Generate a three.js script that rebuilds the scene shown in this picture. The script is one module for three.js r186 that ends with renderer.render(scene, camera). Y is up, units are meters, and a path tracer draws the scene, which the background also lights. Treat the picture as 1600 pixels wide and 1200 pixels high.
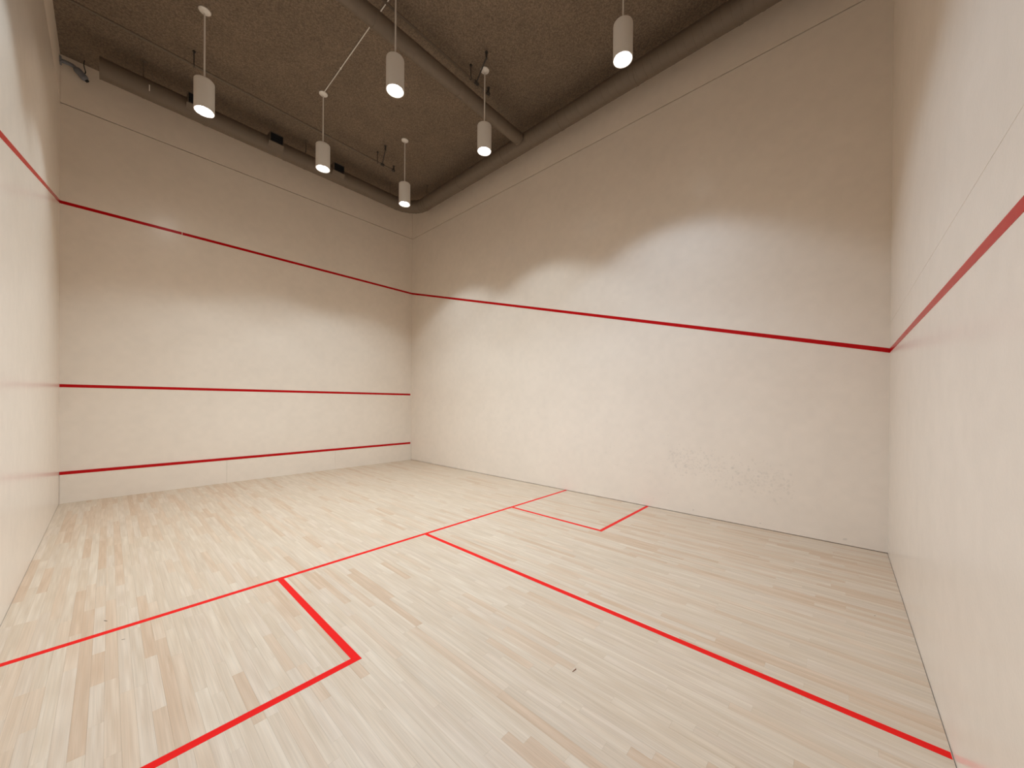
import * as THREE from 'three';
import { mergeGeometries } from 'three/addons/utils/BufferGeometryUtils.js';
import { RoundedBoxGeometry } from 'three/addons/geometries/RoundedBoxGeometry.js';

// ---------------------------------------------------------------- camera, exposure
const scene = new THREE.Scene();
scene.background = new THREE.Color(0x000000);
const renderer = new THREE.WebGLRenderer();
renderer.toneMapping = THREE.LinearToneMapping;
renderer.toneMappingExposure = 1.0;
renderer.shadowMap.enabled = true;

const FRAME_W = 1600, FRAME_H = 1200, FOCAL = 567.19, PX = 807.5, PY = 631.7;
const camera = new THREE.PerspectiveCamera(2 * Math.atan(FRAME_H / 2 / FOCAL) * 180 / Math.PI, FRAME_W / FRAME_H, 0.05, 60);
camera.setViewOffset(FRAME_W, FRAME_H, FRAME_W / 2 - PX, FRAME_H / 2 - PY, FRAME_W, FRAME_H);
{
  const yaw = 0.843767, pitch = -0.003265, roll = 0.007527;
  const fw = new THREE.Vector3(Math.sin(yaw) * Math.cos(pitch), Math.sin(pitch), -Math.cos(yaw) * Math.cos(pitch));
  const r0 = new THREE.Vector3(Math.cos(yaw), 0, Math.sin(yaw)), u0 = new THREE.Vector3().crossVectors(r0, fw);
  const r = r0.clone().multiplyScalar(Math.cos(roll)).addScaledVector(u0, Math.sin(roll));
  const u = u0.clone().multiplyScalar(Math.cos(roll)).addScaledVector(r0, -Math.sin(roll));
  camera.position.set(0.5278, 1.6733, 9.3506);
  camera.quaternion.setFromRotationMatrix(new THREE.Matrix4().makeBasis(r, u, fw.clone().negate()));
  camera.updateMatrixWorld(true);
}

// ---------------------------------------------------------------- lamp light (one pendant downlight each; placed further down)
const LAMP_COLOR = new THREE.Color().setRGB(0.85, 1.03, 1.16), REAR_COLOR = new THREE.Color().setRGB(0.80, 1.03, 1.30);   // the rear row has cooler lamps
const BEAM_CANDELA = 12, BEAM_CONE = 57, BEAM_PENUMBRA = 1;      // the reflector's beam, strongest straight down
const SPILL_CANDELA = 4.1, SPILL_CONE = 54, SPILL_PENUMBRA = 0.14; // the lens itself, cut off by the can's rim
const LENS_GLOW = 12, FLUSH_GLOW = 110;                          // one lamp has its bare lens flush with the rim

// ---------------------------------------------------------------- court dimensions (metres): x across, z from the front wall, y up
const W = 6.4, L = 9.77, H = 7.2, GROOVE = 6.429, THICK = 0.15;
const SHORT_Z = 5.419, BOX_Z = 7.0096, BOX_L = 1.6046, BOX_R = W - 1.56, HALF_X = 3.2126, LINE = 0.05;

// ---------------------------------------------------------------- helpers
let seed = 20240611;
function rnd() { seed |= 0; seed = seed + 0x6D2B79F5 | 0; let t = Math.imul(seed ^ seed >>> 15, 1 | seed); t = t + Math.imul(t ^ t >>> 7, 61 | t) ^ t; return ((t ^ t >>> 14) >>> 0) / 4294967296; }
function mesh(name, geometry, material, parent) {
  const m = new THREE.Mesh(geometry, material);
  m.name = name; m.castShadow = true; m.receiveShadow = true; parent.add(m);
  return m;
}
const taken = new Map();
function numbered(name) { const n = taken.get(name) ?? 0; taken.set(name, n + 1); return n ? name + '_' + String(n).padStart(3, '0') : name; }
function thing(name, label, category, [x, y, z] = [0, 0, 0], group) {
  const g = new THREE.Group(); g.name = numbered(name); g.position.set(x, y, z);
  g.userData = { label, category }; if (group) g.userData.group = group;
  scene.add(g); return g;
}
function structure(name, label) { const g = new THREE.Group(); g.name = name; g.userData = { kind: 'structure', label, category: name.split('_')[0] }; scene.add(g); return g; }
// box between two corners, uv in metres on every face
function box(x0, x1, y0, y1, z0, z1) {
  const g = new THREE.BoxGeometry(x1 - x0, y1 - y0, z1 - z0);
  g.translate((x0 + x1) / 2, (y0 + y1) / 2, (z0 + z1) / 2);
  const p = g.attributes.position, n = g.attributes.normal, uv = g.attributes.uv;
  for (let i = 0; i < p.count; i++) {
    const ax = Math.abs(n.getX(i)), ay = Math.abs(n.getY(i));
    if (ax > 0.5) uv.setXY(i, p.getZ(i), p.getY(i)); else if (ay > 0.5) uv.setXY(i, p.getX(i), p.getZ(i)); else uv.setXY(i, p.getX(i), p.getY(i));
  }
  return g;
}
// cylinder between two points
function rod(a, b, r, seg = 12, r2 = r) {
  const A = new THREE.Vector3(...a), B = new THREE.Vector3(...b), d = B.clone().sub(A), len = d.length();
  const g = new THREE.CylinderGeometry(r2, r, len, seg, 1);
  g.applyQuaternion(new THREE.Quaternion().setFromUnitVectors(new THREE.Vector3(0, 1, 0), d.normalize()));
  g.translate((A.x + B.x) / 2, (A.y + B.y) / 2, (A.z + B.z) / 2);
  return g;
}
const plain = g => { const h = g.index ? g.toNonIndexed() : g; for (const k of Object.keys(h.attributes)) if (!['position', 'normal', 'uv'].includes(k)) h.deleteAttribute(k); return h; };
const join = list => mergeGeometries(list.map(plain));

// periodic value noise on a w x h lattice
function lattice(w, h) { const a = new Float32Array(w * h); for (let i = 0; i < a.length; i++) a[i] = rnd(); return (u, v) => {
  u = ((u % 1) + 1) % 1 * w; v = ((v % 1) + 1) % 1 * h;
  const i = Math.floor(u), j = Math.floor(v), f = u - i, g = v - j, s = f * f * (3 - 2 * f), t = g * g * (3 - 2 * g);
  const at = (x, y) => a[(y % h) * w + (x % w)];
  return (at(i, j) * (1 - s) + at(i + 1, j) * s) * (1 - t) + (at(i, j + 1) * (1 - s) + at(i + 1, j + 1) * s) * t; }; }
function texture(w, h, f, srgb) {
  const d = new Uint8Array(w * h * 4);
  for (let j = 0; j < h; j++) for (let i = 0; i < w; i++) { const c = f((i + 0.5) / w, (j + 0.5) / h), k = (j * w + i) * 4;
    for (let q = 0; q < 3; q++) d[k + q] = Math.max(0, Math.min(255, Math.round((Array.isArray(c) ? c[q] : c) * 255))); d[k + 3] = 255; }
  const t = new THREE.DataTexture(d, w, h, THREE.RGBAFormat);
  t.wrapS = t.wrapT = THREE.RepeatWrapping; t.magFilter = THREE.LinearFilter; t.minFilter = THREE.LinearMipmapLinearFilter; t.generateMipmaps = true;
  if (srgb) t.colorSpace = THREE.SRGBColorSpace;
  t.needsUpdate = true; return t;
}

// ---------------------------------------------------------------- materials
const wn = [lattice(5, 5), lattice(13, 13), lattice(37, 37), lattice(160, 160)];
const wallMottle = texture(512, 512, (u, v) => { const n = 0.985 + 0.012 * (wn[0](u, v) - 0.5) + 0.010 * (wn[1](u, v) - 0.5) + 0.014 * (wn[2](u, v) - 0.5); return [n, n, n]; }, true);
wallMottle.repeat.set(1 / 3, 1 / 3);
const wallGrain = texture(512, 512, (u, v) => 0.5 * wn[3](u, v) + 0.35 * wn[2](u, v) + 0.15 * wn[1](u, v));
wallGrain.repeat.set(1 / 1.5, 1 / 1.5);
const WALL = new THREE.Color().setRGB(0.96, 0.835, 0.71);
const wallPaint = new THREE.MeshStandardMaterial({ color: WALL, map: wallMottle, bumpMap: wallGrain, bumpScale: 0.0003, roughness: 0.25 });
const upperPaint = new THREE.MeshStandardMaterial({ color: new THREE.Color().setRGB(0.95, 0.82, 0.69), map: wallMottle, roughness: 0.6 });
// the right side wall carries a band of grey ball marks
const marks = [];
for (let i = 0; i < 900; i++) {
  let z, y, a;
  if (i < 480) { const t = rnd(); z = 7.35 + 1.55 * t + 0.1 * (rnd() - 0.5); y = 0.84 - 0.22 * t + 0.30 * (rnd() + rnd() - 1); a = 0.011 + 0.019 * rnd(); }
  else { const t = rnd(); z = 0.6 + 6.9 * t; y = 1.75 - 1.05 * t + 0.75 * (rnd() + rnd() - 1); a = 0.006 + 0.010 * rnd(); }
  marks.push([z, y, 0.008 + 0.016 * rnd(), 0.35 + 0.65 * rnd(), rnd() * Math.PI, a]);
}
for (const [z, y, r, a] of [[9.41, 0.07, 0.025, 0.06], [8.56, 0.07, 0.012, 0.08], [7.71, 0.08, 0.014, 0.09], [7.34, 0.27, 0.012, 0.05]]) marks.push([z, y, r, 0.6, 0.3, a]);
const MW = 2048, MH = 672, M_H = 3.2;
const markField = new Float32Array(MW * MH);
for (const [z, y, r, squash, turn, a] of marks) {
  const c = Math.cos(turn), s = Math.sin(turn), R = Math.ceil(r / L * MW) + 2, ci = z / L * MW, cj = y / M_H * MH;
  for (let j = Math.floor(cj - R); j <= cj + R; j++) for (let i = Math.floor(ci - R); i <= ci + R; i++) {
    if (i < 0 || j < 0 || i >= MW || j >= MH) continue;
    const dz = (i + 0.5) / MW * L - z, dy = (j + 0.5) / MH * M_H - y, p = (dz * c + dy * s) / r, q = (-dz * s + dy * c) / (r * squash), d = p * p + q * q;
    if (d < 1) markField[j * MW + i] = Math.min(0.5, markField[j * MW + i] + a * Math.min(1, (1 - d) * 2));
  }
}
const markMap = texture(MW, MH, (u, v) => { const x = u * L / 3, y = v * M_H / 3, k = markField[Math.floor(v * MH) * MW + Math.floor(u * MW)];
  const n = (0.985 + 0.012 * (wn[0](x, y) - 0.5) + 0.010 * (wn[1](x, y) - 0.5) + 0.014 * (wn[2](x, y) - 0.5)) * (1 - k); return [n, n, n]; }, true);
markMap.repeat.set(1 / L, 1 / M_H);
const markedPaint = wallPaint.clone(); markedPaint.map = markMap;

const RED_WALL = new THREE.MeshPhysicalMaterial({ color: new THREE.Color().setRGB(0.55, 0.004, 0.006), roughness: 0.26, specularIntensity: 0.3 });
const RED_FLOOR = new THREE.MeshPhysicalMaterial({ color: new THREE.Color().setRGB(0.82, 0.012, 0.009), roughness: 0.4, specularIntensity: 0.15 });
const cn = [lattice(9, 9), lattice(200, 200)];
const ceilMap = texture(512, 512, (u, v) => { const n = 0.80 + 0.25 * (cn[1](u, v) - 0.5) + 0.05 * (cn[0](u, v) - 0.5); return [n, n, n]; }, true); ceilMap.repeat.set(1 / 2.4, 1 / 2.4);
const ceilBump = texture(512, 512, (u, v) => cn[1](u, v)); ceilBump.repeat.set(1 / 2.4, 1 / 2.4);
const ceilingSpray = new THREE.MeshStandardMaterial({ color: new THREE.Color().setRGB(0.34, 0.248, 0.172), map: ceilMap, bumpMap: ceilBump, bumpScale: 0.006, roughness: 0.95 });
const darkPaint = new THREE.MeshStandardMaterial({ color: new THREE.Color().setRGB(0.17, 0.128, 0.092), roughness: 0.6 });
const darkMetal = new THREE.MeshStandardMaterial({ color: new THREE.Color().setRGB(0.05, 0.042, 0.035), roughness: 0.6 });
const black = new THREE.MeshStandardMaterial({ color: new THREE.Color().setRGB(0.012, 0.012, 0.014), roughness: 0.7 });
const whiteEnamel = new THREE.MeshStandardMaterial({ color: new THREE.Color().setRGB(0.90, 0.84, 0.77), roughness: 0.42 });
const reflectorMat = new THREE.MeshStandardMaterial({ color: new THREE.Color().setRGB(0.85, 0.85, 0.84), roughness: 0.3, metalness: 0.2 });
const lensGlow = new THREE.MeshStandardMaterial({ color: 0x222222, emissive: new THREE.Color().setRGB(1, 0.98, 0.95), emissiveIntensity: LENS_GLOW, roughness: 0.5 });
const flushGlow = lensGlow.clone(); flushGlow.emissiveIntensity = FLUSH_GLOW;
const bulbCap = new THREE.MeshStandardMaterial({ color: new THREE.Color().setRGB(0.30, 0.31, 0.34), roughness: 0.5 });
const greyPlastic = new THREE.MeshStandardMaterial({ color: new THREE.Color().setRGB(0.20, 0.20, 0.22), roughness: 0.5 });
const subfloorMat = new THREE.MeshStandardMaterial({ color: new THREE.Color().setRGB(0.10, 0.08, 0.06), roughness: 0.9 });

// maple: eight strips of grain side by side, 2.4 m long
const SIDE_GAP = 0.002, LANES = 8, STRIP = (W - 2 * SIDE_GAP) / 112, GRAIN_LEN = 2.4;
const gA = lattice(96, 7), gB = lattice(300, 16), gC = lattice(30, 10), gD = lattice(12, 4);
const grainMap = texture(1024, 1024, (u, v) => {
  const bend = 0.012 * (gD(u, v) - 0.5);
  const a = gA(u + bend, v), b = gB(u + bend, v * 2), c = gC(u, v);
  const flame = Math.max(0, Math.sin((u * 44 + 2.2 * gD(u, v) + 1.2 * c) * Math.PI * 2) - 0.72) * gD(v, u);
  const n = 0.955 + 0.045 * (a - 0.5) + 0.022 * (b - 0.5) + 0.06 * (c - 0.5) - 0.10 * flame;
  return [n, n * (1 - 0.025 * (1 - c) - 0.04 * flame), n * (1 - 0.05 * (1 - c) - 0.08 * flame)];
}, true);
grainMap.repeat.set(1 / (LANES * STRIP), 1 / GRAIN_LEN);
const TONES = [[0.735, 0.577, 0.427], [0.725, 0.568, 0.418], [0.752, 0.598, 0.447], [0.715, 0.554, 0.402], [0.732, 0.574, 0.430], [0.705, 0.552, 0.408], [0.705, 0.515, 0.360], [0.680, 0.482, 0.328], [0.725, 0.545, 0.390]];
const TONE_PICK = [0, 0, 0, 0, 1, 1, 1, 1, 2, 2, 3, 3, 4, 4, 4, 4, 5, 5, 6, 7, 8, 8];
const boardMats = TONES.map(t => new THREE.MeshStandardMaterial({ color: new THREE.Color().setRGB(...t), map: grainMap, roughness: 0.42 }));
const boardMass = new THREE.MeshStandardMaterial({ color: 0xffffff, vertexColors: true, map: grainMap, roughness: 0.42 });

// ---------------------------------------------------------------- floor
const floor = structure('floor', 'pale maple strip floor of a squash court');
mesh('subfloor', box(-THICK, W + THICK, -0.12, -0.02, -THICK, L + THICK), subfloorMat, floor);
const boardCache = new Map();
function boardGeometry(len, lane) {                       // a strip lying along z from 0 to len, top at y = 0
  const key = len.toFixed(2) + ':' + lane;
  if (!boardCache.has(key)) {
    const e = 0.00018, g = box(e, STRIP - e, -0.02, 0, e, len - e), p = g.attributes.position, uv = g.attributes.uv;
    for (let i = 0; i < p.count; i++) uv.setXY(i, p.getX(i) + lane % LANES * STRIP, p.getZ(i) + Math.floor(lane / LANES) * 0.8);
    boardCache.set(key, g);
  }
  return boardCache.get(key);
}
const boards = [];
// tan strips are picked more often at the rear right and front left
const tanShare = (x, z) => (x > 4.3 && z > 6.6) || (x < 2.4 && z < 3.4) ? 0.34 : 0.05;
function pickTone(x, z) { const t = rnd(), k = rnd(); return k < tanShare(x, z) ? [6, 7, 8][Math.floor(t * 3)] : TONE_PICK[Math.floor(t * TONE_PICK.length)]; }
const END_GAP = 0.003, strips = 112;
for (let s = 0; s < strips; s++) {
  const x = SIDE_GAP + s * STRIP;
  let z = END_GAP;
  let first = true;
  while (z < L - END_GAP - 0.01) {
    let len = first ? 0.2 + 0.1 * Math.floor(rnd() * 9) : 0.4 + 0.1 * Math.floor(rnd() * rnd() * 14);
    first = false;
    if (z + len > L - END_GAP - 0.25) len = L - END_GAP - z;
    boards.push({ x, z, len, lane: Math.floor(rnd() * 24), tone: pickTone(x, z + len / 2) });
    z += len;
  }
}
// the strips that show largest are pieces of their own, the rest is joined
const inv = camera.matrixWorld.clone().invert(), v3 = new THREE.Vector3();
function seenArea(b) {
  const pts = [];
  for (const [dx, dz] of [[0, 0], [STRIP, 0], [STRIP, b.len], [0, b.len]]) {
    v3.set(b.x + dx, 0, b.z + dz).applyMatrix4(inv); const d = Math.max(0.15, -v3.z);
    pts.push([Math.max(0, Math.min(FRAME_W, PX + FOCAL * v3.x / d)), Math.max(0, Math.min(FRAME_H, PY - FOCAL * v3.y / d))]);
    if (-v3.z < 0.15) return 0;
  }
  let a = 0; for (let i = 0; i < 4; i++) { const [x0, y0] = pts[i], [x1, y1] = pts[(i + 1) % 4]; a += x0 * y1 - x1 * y0; }
  return Math.abs(a) / 2;
}
for (const b of boards) b.area = seenArea(b);
boards.sort((a, b) => b.area - a.area);
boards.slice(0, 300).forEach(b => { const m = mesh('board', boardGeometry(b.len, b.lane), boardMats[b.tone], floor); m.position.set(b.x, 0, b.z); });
{
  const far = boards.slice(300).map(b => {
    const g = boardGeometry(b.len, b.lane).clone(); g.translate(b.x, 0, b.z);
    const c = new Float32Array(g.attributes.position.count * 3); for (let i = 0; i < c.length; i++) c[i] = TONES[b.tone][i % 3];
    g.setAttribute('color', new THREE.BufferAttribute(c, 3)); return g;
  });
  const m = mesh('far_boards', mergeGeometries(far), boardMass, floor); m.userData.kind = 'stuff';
}
const TAPE = 0.0009;
const floorLine = (name, label, x0, x1, z0, z1) => { mesh(name, box(x0, x1, 0, TAPE, z0, z1), RED_FLOOR, floor).userData.label = label; };
floorLine('short_line', 'red short line across the floor from wall to wall', 0.004, W - 0.004, SHORT_Z - LINE / 2, SHORT_Z + LINE / 2);
floorLine('half_court_line', 'red half court line running back from the short line', HALF_X - LINE / 2, HALF_X + LINE / 2, SHORT_Z + LINE / 2, L - 0.006);
floorLine('service_box_side_line', 'red inner side of the left service box', BOX_L - LINE / 2, BOX_L + LINE / 2, SHORT_Z + LINE / 2, BOX_Z + LINE / 2);
floorLine('service_box_back_line', 'red rear side of the left service box', 0.004, BOX_L - LINE / 2, BOX_Z - LINE / 2, BOX_Z + LINE / 2);
floorLine('service_box_side_line', 'red inner side of the right service box', BOX_R - LINE / 2, BOX_R + LINE / 2, SHORT_Z + LINE / 2, BOX_Z + LINE / 2);
floorLine('service_box_back_line', 'red rear side of the right service box', BOX_R + LINE / 2, W - 0.004, BOX_Z - LINE / 2, BOX_Z + LINE / 2);
// dark scuffs on the strips
const scuffMat = new THREE.MeshStandardMaterial({ color: new THREE.Color().setRGB(0.16, 0.11, 0.07), roughness: 0.7 });
for (const [x, z, l, w, a] of [[0.516, 5.206, 0.035, 0.008, 0.5], [4.592, 9.573, 0.010, 0.007, 0.2], [0.60, 5.62, 0.02, 0.006, 1.1]]) {
  const g = new THREE.CylinderGeometry(0.5, 0.5, 0.0005, 14); g.scale(w, 1, l); g.rotateY(a); g.translate(x, 0.00025, z); mesh('scuff_mark', g, scuffMat, floor);
}

// ---------------------------------------------------------------- walls: a playing panel, a groove, an upper band, and the solid wall behind
const G = 0.008, PANEL = 0.03;
function wall(name, label, span, paint, joint) {
  // span(a0, a1, y0, y1, d0, d1): box along the wall from a0 to a1, with depth d measured outwards from the playing face
  const g = structure(name, label);
  mesh('core', span(-THICK, null, -0.12, H + 0.1, PANEL, THICK + PANEL), upperPaint, g);
  if (joint) {
    mesh('playing_panel', span(0, null, -0.02, joint - 0.0015, 0, PANEL), paint, g);
    mesh('playing_panel', span(0, null, joint + 0.0015, GROOVE - G, 0, PANEL), paint, g);
  } else mesh('playing_panel', span(0, null, -0.02, GROOVE - G, 0, PANEL), paint, g);
  mesh('upper_band', span(0, null, GROOVE + G, H, 0.002, PANEL), upperPaint, g);
  return g;
}
const frontSpan = (a0, a1, y0, y1, d0, d1) => box(a0, a1 ?? W - a0, y0, y1, -d1, -d0);
const backSpan = (a0, a1, y0, y1, d0, d1) => box(a0, a1 ?? W - a0, y0, y1, L + d0, L + d1);
const leftSpan = (a0, a1, y0, y1, d0, d1) => box(-d1, -d0, y0, y1, a0 < 0 ? -PANEL : a0, a1 ?? (a0 < 0 ? L + PANEL : L - a0));
const rightSpan = (a0, a1, y0, y1, d0, d1) => box(W + d0, W + d1, y0, y1, a0 < 0 ? -PANEL : a0, a1 ?? (a0 < 0 ? L + PANEL : L - a0));
const wallFront = wall('wall_front', 'white front wall with three red lines', frontSpan, wallPaint);
const wallBack = wall('wall_back', 'white back wall beside the camera with a thick red line', backSpan, wallPaint, 2.61);
const wallLeft = wall('wall_left', 'white left side wall', leftSpan, wallPaint);
const wallRight = structure('wall_right', 'white right side wall with grey ball marks low down');
mesh('core', rightSpan(-THICK, null, -0.12, H + 0.1, PANEL, THICK + PANEL), upperPaint, wallRight);
{
  const low = rightSpan(0, null, 0.0065, M_H, 0, PANEL); mesh('playing_panel', low, markedPaint, wallRight);
  mesh('playing_panel', rightSpan(0, null, M_H, GROOVE - G, 0, PANEL), wallPaint, wallRight);
}
mesh('upper_band', rightSpan(0, null, GROOVE + G, H, 0.002, PANEL), upperPaint, wallRight);

// red lines on the walls: thin tape standing 1 mm proud
const T = 0.001;
const OUT = 4.843, SERVICE = 1.899, TIN = 0.4885, OUT_BACK = 2.30;
const SEAM = 1.445;
mesh('out_line', join([box(0.001, SEAM - 0.004, OUT - LINE / 2, OUT + LINE / 2, 0, T), box(SEAM + 0.004, W - 0.001, OUT - LINE / 2, OUT + LINE / 2, 0, T)]), RED_WALL, wallFront).userData.label = 'red out line high across the front wall';
mesh('service_line', box(0.001, W - 0.03, SERVICE - LINE / 2, SERVICE + LINE / 2, 0, T), RED_WALL, wallFront).userData.label = 'red service line across the middle of the front wall';
mesh('out_line', box(0.001, W - 0.001, OUT_BACK - LINE / 2, OUT_BACK + LINE / 2, L - T, L), RED_WALL, wallBack).userData.label = 'red out line on the back wall';
function slopedLine(x0, x1) {
  const s = new THREE.Shape(); const h = LINE / 2 * 1.035;
  s.moveTo(0.001, OUT - h); s.lineTo(L - 0.001, OUT_BACK - h); s.lineTo(L - 0.001, OUT_BACK + h); s.lineTo(0.001, OUT + h); s.closePath();
  const g = new THREE.ExtrudeGeometry(s, { depth: x1 - x0, bevelEnabled: false });   // shape x -> z, extrude -> x
  g.applyMatrix4(new THREE.Matrix4().makeBasis(new THREE.Vector3(0, 0, 1), new THREE.Vector3(0, 1, 0), new THREE.Vector3(-1, 0, 0)));
  g.translate(x1, 0, 0); return g;
}
mesh('out_line', slopedLine(W - T, W), RED_WALL, wallRight).userData.label = 'red out line sloping down along the right side wall';
mesh('out_line', slopedLine(0, T), RED_WALL, wallLeft).userData.label = 'red out line sloping down along the left side wall';

// the tin: three boards along the foot of the front wall with a red strip on top
const tin = thing('tin_board', 'low white tin board with red top strip along foot of front wall', 'tin board', [W / 2, 0, 0.0065]);
for (let k = 0; k < 3; k++) {
  const a = k * W / 3 + (k ? 0.001 : 0.003), b = (k + 1) * W / 3 - (k < 2 ? 0.001 : 0.003);
  mesh('panel', box(a - W / 2, b - W / 2, 0.0005, TIN - LINE / 2, -0.006, 0.006), wallPaint, tin);
}
mesh('top_strip', box(0.004 - W / 2, W / 2 - 0.03, TIN - LINE / 2, TIN + LINE / 2, -0.006, 0.008), RED_WALL, tin).userData.label = 'red strip along the top edge';

// ---------------------------------------------------------------- ceiling
const ceiling = structure('ceiling', 'dark brown sprayed ceiling');
mesh('slab', box(-PANEL, W + PANEL, H, H + 0.15, -PANEL, L + PANEL), ceilingSpray, ceiling);

// ---------------------------------------------------------------- round air duct hung along the front and right walls
const DUCT_Y = 6.757, DUCT_R = 0.150, DUCT_Z = 0.85, DUCT_X = 5.91, BEND = 0.5;
const duct = thing('air_duct', 'dark brown round air duct bending round the ceiling corner, with a branch', 'air duct', [DUCT_X, DUCT_Y, DUCT_Z]);
function seamHelix(axis, from, to, r) {
  class Helix extends THREE.Curve { getPoint(t, o = new THREE.Vector3()) { const s = from + (to - from) * t, a = s / 0.115 * Math.PI * 2; return axis === 'x' ? o.set(s, r * Math.cos(a), r * Math.sin(a)) : o.set(r * Math.cos(a), r * Math.sin(a), s); } }
  return new THREE.TubeGeometry(new Helix(), Math.round(Math.abs(to - from) / 0.115 * 20), 0.0032, 4, false);
}
function ring(axis, at, r, w) { return axis === 'x' ? rod([at - w / 2, 0, 0], [at + w / 2, 0, 0], r, 40) : rod([0, 0, at - w / 2], [0, 0, at + w / 2], r, 40); }
{
  const fx0 = 0.42 - DUCT_X, fx1 = -BEND;                       // front run, local x
  const n = 4, step = (fx1 - fx0) / n;
  for (let k = 0; k < n; k++) {
    const a = fx0 + k * step, b = a + step;
    const s = mesh('duct_section', join([rod([a, 0, 0], [b, 0, 0], DUCT_R, 40), seamHelix('x', a + 0.03, b - 0.03, DUCT_R)]), darkPaint, duct);
    mesh('joint_band', ring('x', b, DUCT_R + 0.005, 0.05), darkPaint, s);
  }
  mesh('end_cap', ring('x', fx0 + 0.006, DUCT_R + 0.004, 0.014), darkPaint, duct);
  class Arc extends THREE.Curve { getPoint(t, o = new THREE.Vector3()) { const a = t * Math.PI / 2; return o.set(-BEND + BEND * Math.sin(a), 0, BEND - BEND * Math.cos(a)); } }
  const gores = [];
  for (let k = 1; k < 5; k++) { const a = k / 5 * Math.PI / 2, g = ring('x', 0, DUCT_R + 0.004, 0.014); g.rotateY(-a); g.translate(-BEND + BEND * Math.sin(a), 0, BEND - BEND * Math.cos(a)); gores.push(g); }
  mesh('elbow', join([new THREE.TubeGeometry(new Arc(), 30, DUCT_R, 40, false), ...gores]), darkPaint, duct);
  const z0 = BEND, z1 = L - 0.02 - DUCT_Z, m = 6, st = (z1 - z0) / m;
  for (let k = 0; k < m; k++) {
    const a = z0 + k * st, b = a + st;
    const s = mesh('duct_section', join([rod([0, 0, a], [0, 0, b], DUCT_R, 40), seamHelix('z', a + 0.03, b - 0.03, DUCT_R)]), darkPaint, duct);
    mesh('joint_band', ring('z', a + 0.0, DUCT_R + 0.005, 0.05), darkPaint, s);
  }
  const drop = H - DUCT_Y;
  const hangers = [[0.89 - DUCT_X, 0, 'x'], [3.29 - DUCT_X, 0, 'x'], [5.22 - DUCT_X, 0, 'x'], [0, 1.44 - DUCT_Z, 'z'], [0, 8.6 - DUCT_Z, 'z']];
  for (const [x, z, ax] of hangers) {
    const r0 = rod([x, DUCT_R, z], [x, drop, z], 0.009, 8), band = ring(ax, 0, DUCT_R + 0.004, 0.03); band.translate(x, 0, z);
    const plate = box(x - 0.03, x + 0.03, drop - 0.012, drop, z - 0.03, z + 0.03);
    mesh('hanger', join([r0, band, plate]), darkPaint, duct);
  }
  mesh('strap_tail', box(0.945 - DUCT_X, 0.957 - DUCT_X, -0.10, 0.0, DUCT_R + 0.001, DUCT_R + 0.004), whiteEnamel, duct).userData.label = 'pale strap end hanging on the duct';
  // air outlets on the court side of the front run
  for (const x of [1.41, 2.60, 3.79]) {
    const a = x - DUCT_X, b = a + 0.225, y0 = -0.01, y1 = 0.18, zf = 0.20, w = 0.006;
    const shell = join([box(a, b, y0, y0 + w, 0, zf), box(a, b, y1 - w, y1, 0, zf), box(a, a + w, y0 + w, y1 - w, 0, zf), box(b - w, b, y0 + w, y1 - w, 0, zf)]);
    const o = mesh('air_outlet', shell, darkPaint, duct);
    const foot = new THREE.Shape([[zf, y0 - 0.001], [zf, y0 - 0.008], [0.075, -0.128], [0.04, -0.128], [0.06, y0 - 0.001]].map(q => new THREE.Vector2(...q)));
    const boot = new THREE.ExtrudeGeometry(foot, { depth: b - a + 0.03, bevelEnabled: false });
    boot.applyMatrix4(new THREE.Matrix4().makeBasis(new THREE.Vector3(0, 0, 1), new THREE.Vector3(0, 1, 0), new THREE.Vector3(-1, 0, 0))); boot.translate(b + 0.01, 0, 0);
    mesh('boot', boot, darkPaint, o);
    mesh('opening', box(a + w, b - w, y0 + w, y1 - w, 0.148, 0.165), black, o).userData.label = 'black grille opening';
    for (let k = 0; k < 4; k++) { const g = box(a + w, b - w, -0.002, 0.002, -0.014, 0.014); g.rotateX(0.6); g.translate(0, y0 + 0.03 + k * 0.042, 0.182); mesh('louvre', g, black, o); }
  }
}
// branch duct crossing the court into the side run
const BR = 0.108, BRANCH_Z = 4.70 - DUCT_Z;
{
  const a = 0.02 - DUCT_X, b = -DUCT_R - 0.002, n = 4, st = (b - a) / n;
  for (let k = 0; k < n; k++) {
    const at = g => g.translate(0, 0, BRANCH_Z);
    const s = mesh('branch_section', join([at(rod([a + k * st, 0, 0], [a + (k + 1) * st, 0, 0], BR, 36)), at(seamHelix('x', a + k * st + 0.03, a + (k + 1) * st - 0.03, BR))]), darkPaint, duct);
    mesh('joint_band', at(ring('x', a + (k + 1) * st - 0.025, BR + 0.005, 0.05)), darkPaint, s);
  }
  for (const x of [0.9, 2.4]) { const lx = x - DUCT_X, band = ring('x', 0, BR + 0.005, 0.03); band.translate(lx, 0, BRANCH_Z); mesh('hanger', join([rod([lx, BR, BRANCH_Z], [lx, H - DUCT_Y, BRANCH_Z], 0.006, 8), band]), darkPaint, duct); }
}

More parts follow.
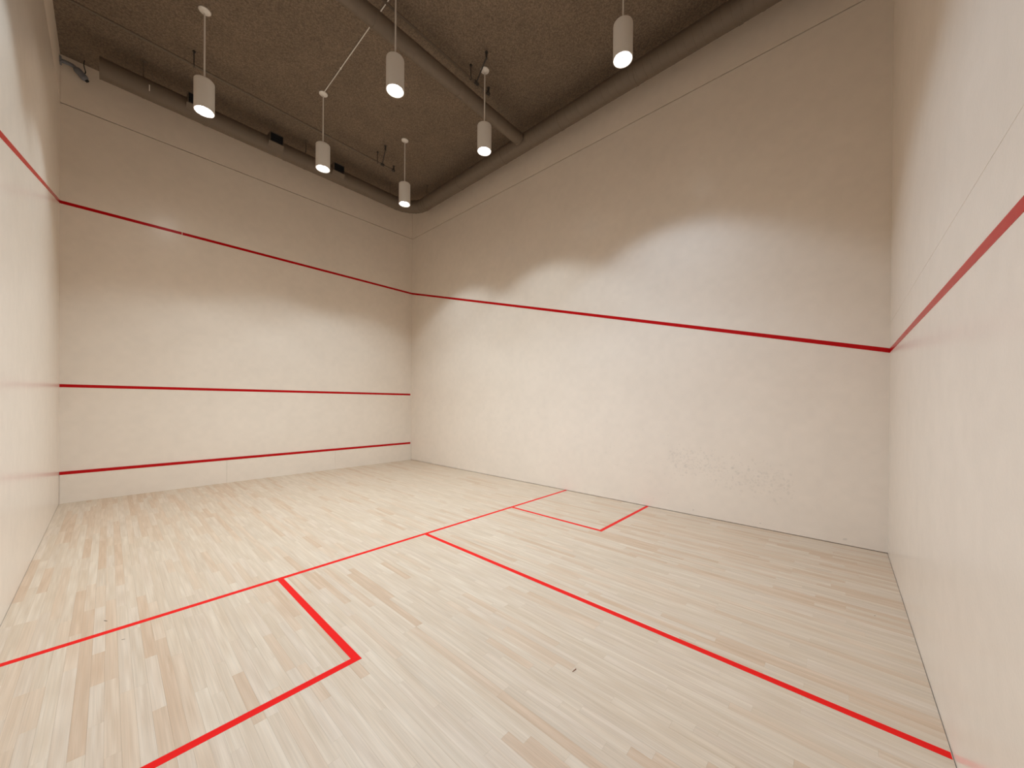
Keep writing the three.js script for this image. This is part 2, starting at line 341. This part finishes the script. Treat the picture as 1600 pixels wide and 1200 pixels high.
// ---------------------------------------------------------------- sprinkler pipes under the ceiling
function sprinklerPipe(label, y, z, hangers) {
  const t = thing('sprinkler_pipe', label, 'pipe', [0, y, z], 'sprinkler pipes under the ceiling');
  mesh('pipe', rod([0.002, 0, 0], [4.84, 0, 0], 0.017, 14), darkPaint, t);
  for (const x of hangers) {
    const loop = new THREE.TorusGeometry(0.024, 0.005, 8, 18); loop.rotateY(Math.PI / 2); loop.translate(x, 0, 0);
    mesh('hanger', join([rod([x, 0.024, 0], [x, H - y, 0], 0.008, 8), loop, rod([x, H - y - 0.02, 0], [x, H - y, 0], 0.02, 12)]), darkMetal, t);
  }
  const tee = rod([4.53, 0, 0], [4.61, 0, 0], 0.027, 14);
  const arm = mesh('branch_arm', join([tee, rod([4.57, 0, 0], [4.44, 0.09, 0.38], 0.011, 10)]), darkMetal, t);
  const head = (x, yy, zz) => join([rod([x, yy - 0.02, zz], [x, yy + 0.05, zz], 0.017, 12), rod([x, yy + 0.05, zz], [x, yy + 0.075, zz], 0.010, 10), rod([x, yy + 0.075, zz], [x, yy + 0.08, zz], 0.028, 16)]);
  mesh('sprinkler_head', head(4.44, 0.09, 0.38), darkMetal, arm);
  mesh('sprinkler_head', join([rod([4.80, 0, 0], [4.87, 0, 0], 0.027, 14), head(4.85, 0.02, 0)]), darkMetal, t);
  return t;
}
sprinklerPipe('thin dark sprinkler pipe nearest the front wall, behind the front row of lamps', 6.975, 1.68, [1.41, 4.46]);
sprinklerPipe('thin dark sprinkler pipe running just above the crossing branch duct', 6.985, 4.80, [0.9, 2.5, 4.45]);

// ---------------------------------------------------------------- pendant downlights, three columns by three rows
const CAN_R = 0.116, CAN_H = 0.43, LAMP_Y = 5.85;
function lampCan() {                                              // outer shell with rounded shoulder, open below
  const p = [[0.012, CAN_H], [CAN_R - 0.016, CAN_H], [CAN_R - 0.006, CAN_H - 0.003], [CAN_R - 0.001, CAN_H - 0.010], [CAN_R, CAN_H - 0.018], [CAN_R, 0.003], [CAN_R - 0.002, 0], [CAN_R - 0.008, 0], [CAN_R - 0.009, 0.004], [CAN_R - 0.009, 0.12]];
  return new THREE.LatheGeometry(p.map(q => new THREE.Vector2(...q)), 48);
}
const canGeo = lampCan();
const reflectorGeo = d => new THREE.LatheGeometry([[CAN_R - 0.0095, 0.004], [CAN_R - 0.013, d * 0.5], [0.088, d]].map(q => new THREE.Vector2(...q)), 48);
function lamp(x, z, label, recess, color = LAMP_COLOR, y = LAMP_Y) {
  const t = thing('pendant_lamp', label, 'pendant lamp', [x, y, z], 'white cylinder pendant lamps');
  mesh('housing', canGeo, whiteEnamel, t);
  mesh('reflector', reflectorGeo(recess), reflectorMat, t);
  const lens = mesh('lens', rod([0, recess, 0], [0, recess + 0.006, 0], 0.09, 40), recess < 0.03 ? flushGlow : lensGlow, t);
  mesh('bulb_cap', new THREE.SphereGeometry(0.012, 16, 10).translate(0, recess - 0.004, 0), bulbCap, lens);
  mesh('stem', rod([0, CAN_H - 0.002, 0], [0, H - y - 0.02, 0], 0.0105, 12), whiteEnamel, t);
  const c = [[0.0, -0.045], [0.020, -0.045], [0.024, -0.028], [0.055, -0.022], [0.070, -0.012], [0.073, 0], [0, 0]].map(q => new THREE.Vector2(...q));
  mesh('canopy', new THREE.LatheGeometry(c, 36).translate(0, H - y, 0), whiteEnamel, t);
  for (const [cd, cone, pen] of [[BEAM_CANDELA, BEAM_CONE, BEAM_PENUMBRA], [SPILL_CANDELA, SPILL_CONE, SPILL_PENUMBRA]]) {
    const s = new THREE.SpotLight(color, cd, 0, cone * Math.PI / 180, pen, 2);
    s.name = 'lamp_light'; s.position.set(0, -0.004, 0); s.target.position.set(0, -1, 0); s.castShadow = true; s.shadow.radius = 3;
    t.add(s); t.add(s.target); s.target.name = 'lamp_aim';
  }
  return t;
}
const COL = [1.433, 3.073, 4.666], ROW = [2.45, 4.88, 7.35];
lamp(1.417, 2.588, 'white cylinder pendant lamp with flush bright lens, leftmost in the picture', 0.018, LAMP_COLOR, 5.77);
lamp(COL[1], 2.383, 'white cylinder pendant lamp whose ceiling canopy meets a thin conduit', 0.06);
lamp(COL[2], 2.455, 'farthest, smallest white cylinder pendant lamp, near the ceiling corner', 0.06);
lamp(COL[0], ROW[1], 'white cylinder pendant lamp beside the left wall, above the picture', 0.06);
lamp(COL[1], 4.857, 'white cylinder pendant lamp hanging left of the branch duct, second row middle', 0.06);
lamp(COL[2], 4.903, 'white cylinder pendant lamp hanging in front of the branch duct end', 0.035);
lamp(COL[0], ROW[2], 'white cylinder pendant lamp nearest the left back corner, above the picture', 0.06, REAR_COLOR);
lamp(COL[1], ROW[2], 'white cylinder pendant lamp over the half court line, above the picture', 0.06, REAR_COLOR);
lamp(COL[2], 7.35, 'white cylinder pendant lamp cut off by the top edge, before the right wall duct', 0.035, REAR_COLOR);

// conduit feeding the middle lamps
for (const [z0, z1, label] of [[2.383, 4.857, 'thin pale conduit along the ceiling to the middle front lamp canopy'], [4.857, ROW[2], 'thin pale conduit along the ceiling behind the second row, above the picture']]) {
  const c = thing('conduit', label, 'conduit', [COL[1], H, z0], 'lamp conduits'), len = z1 - z0;
  mesh('tube', rod([-0.008, -0.011, 0.074], [-0.008, -0.011, len - 0.074], 0.0075, 10), whiteEnamel, c);
  for (const z of [0.75, len - 0.7]) mesh('clip', box(-0.020, 0.004, -0.019, 0, z - 0.008, z + 0.008), whiteEnamel, c);
}

// ---------------------------------------------------------------- camera fixture high in the front left corner
const cam = thing('security_camera', 'small grey bracket-mounted fixture high in the corner of left and front walls', 'camera', [0, 7.03, 0.12]);
mesh('wall_plate', new RoundedBoxGeometry(0.02, 0.10, 0.10, 2, 0.006).translate(0.01, 0, 0), greyPlastic, cam);
mesh('bracket', new THREE.TubeGeometry(new THREE.CatmullRomCurve3([[0.015, 0, 0], [0.08, 0.005, 0], [0.14, -0.005, 0], [0.18, -0.045, 0.01]].map(p => new THREE.Vector3(...p))), 24, 0.028, 14), greyPlastic, cam);
{
  const body = new THREE.CapsuleGeometry(0.05, 0.09, 8, 20); body.rotateZ(0.75); body.translate(0.215, -0.085, 0.012);
  const b = mesh('body', body, greyPlastic, cam);
  const d = [Math.sin(0.75), -Math.cos(0.75)];
  mesh('lens', rod([0.215 + d[0] * 0.08, -0.085 + d[1] * 0.08, 0.012], [0.215 + d[0] * 0.103, -0.085 + d[1] * 0.103, 0.012], 0.026, 18), black, b);
}
mesh('cable', new THREE.TubeGeometry(new THREE.CatmullRomCurve3([[0.25, 0.17, 0.0], [0.245, 0.08, 0], [0.262, -0.02, 0.0], [0.25, -0.06, 0.005]].map(p => new THREE.Vector3(...p))), 20, 0.006, 8), black, cam);

// ---------------------------------------------------------------- a sliver of wood lying on the floor
const sliver = thing('wood_sliver', 'tiny reddish brown wood sliver lying on the pale floor', 'sliver', [2.469, 0, 8.121]);
{
  const g = new THREE.CylinderGeometry(0.0013, 0.0028, 0.036, 6); g.rotateZ(Math.PI / 2); g.rotateY(-0.1); g.translate(0, 0.0026, 0);
  mesh('splinter', g, new THREE.MeshStandardMaterial({ color: new THREE.Color().setRGB(0.22, 0.07, 0.03), roughness: 0.7 }), sliver);
}

renderer.render(scene, camera);
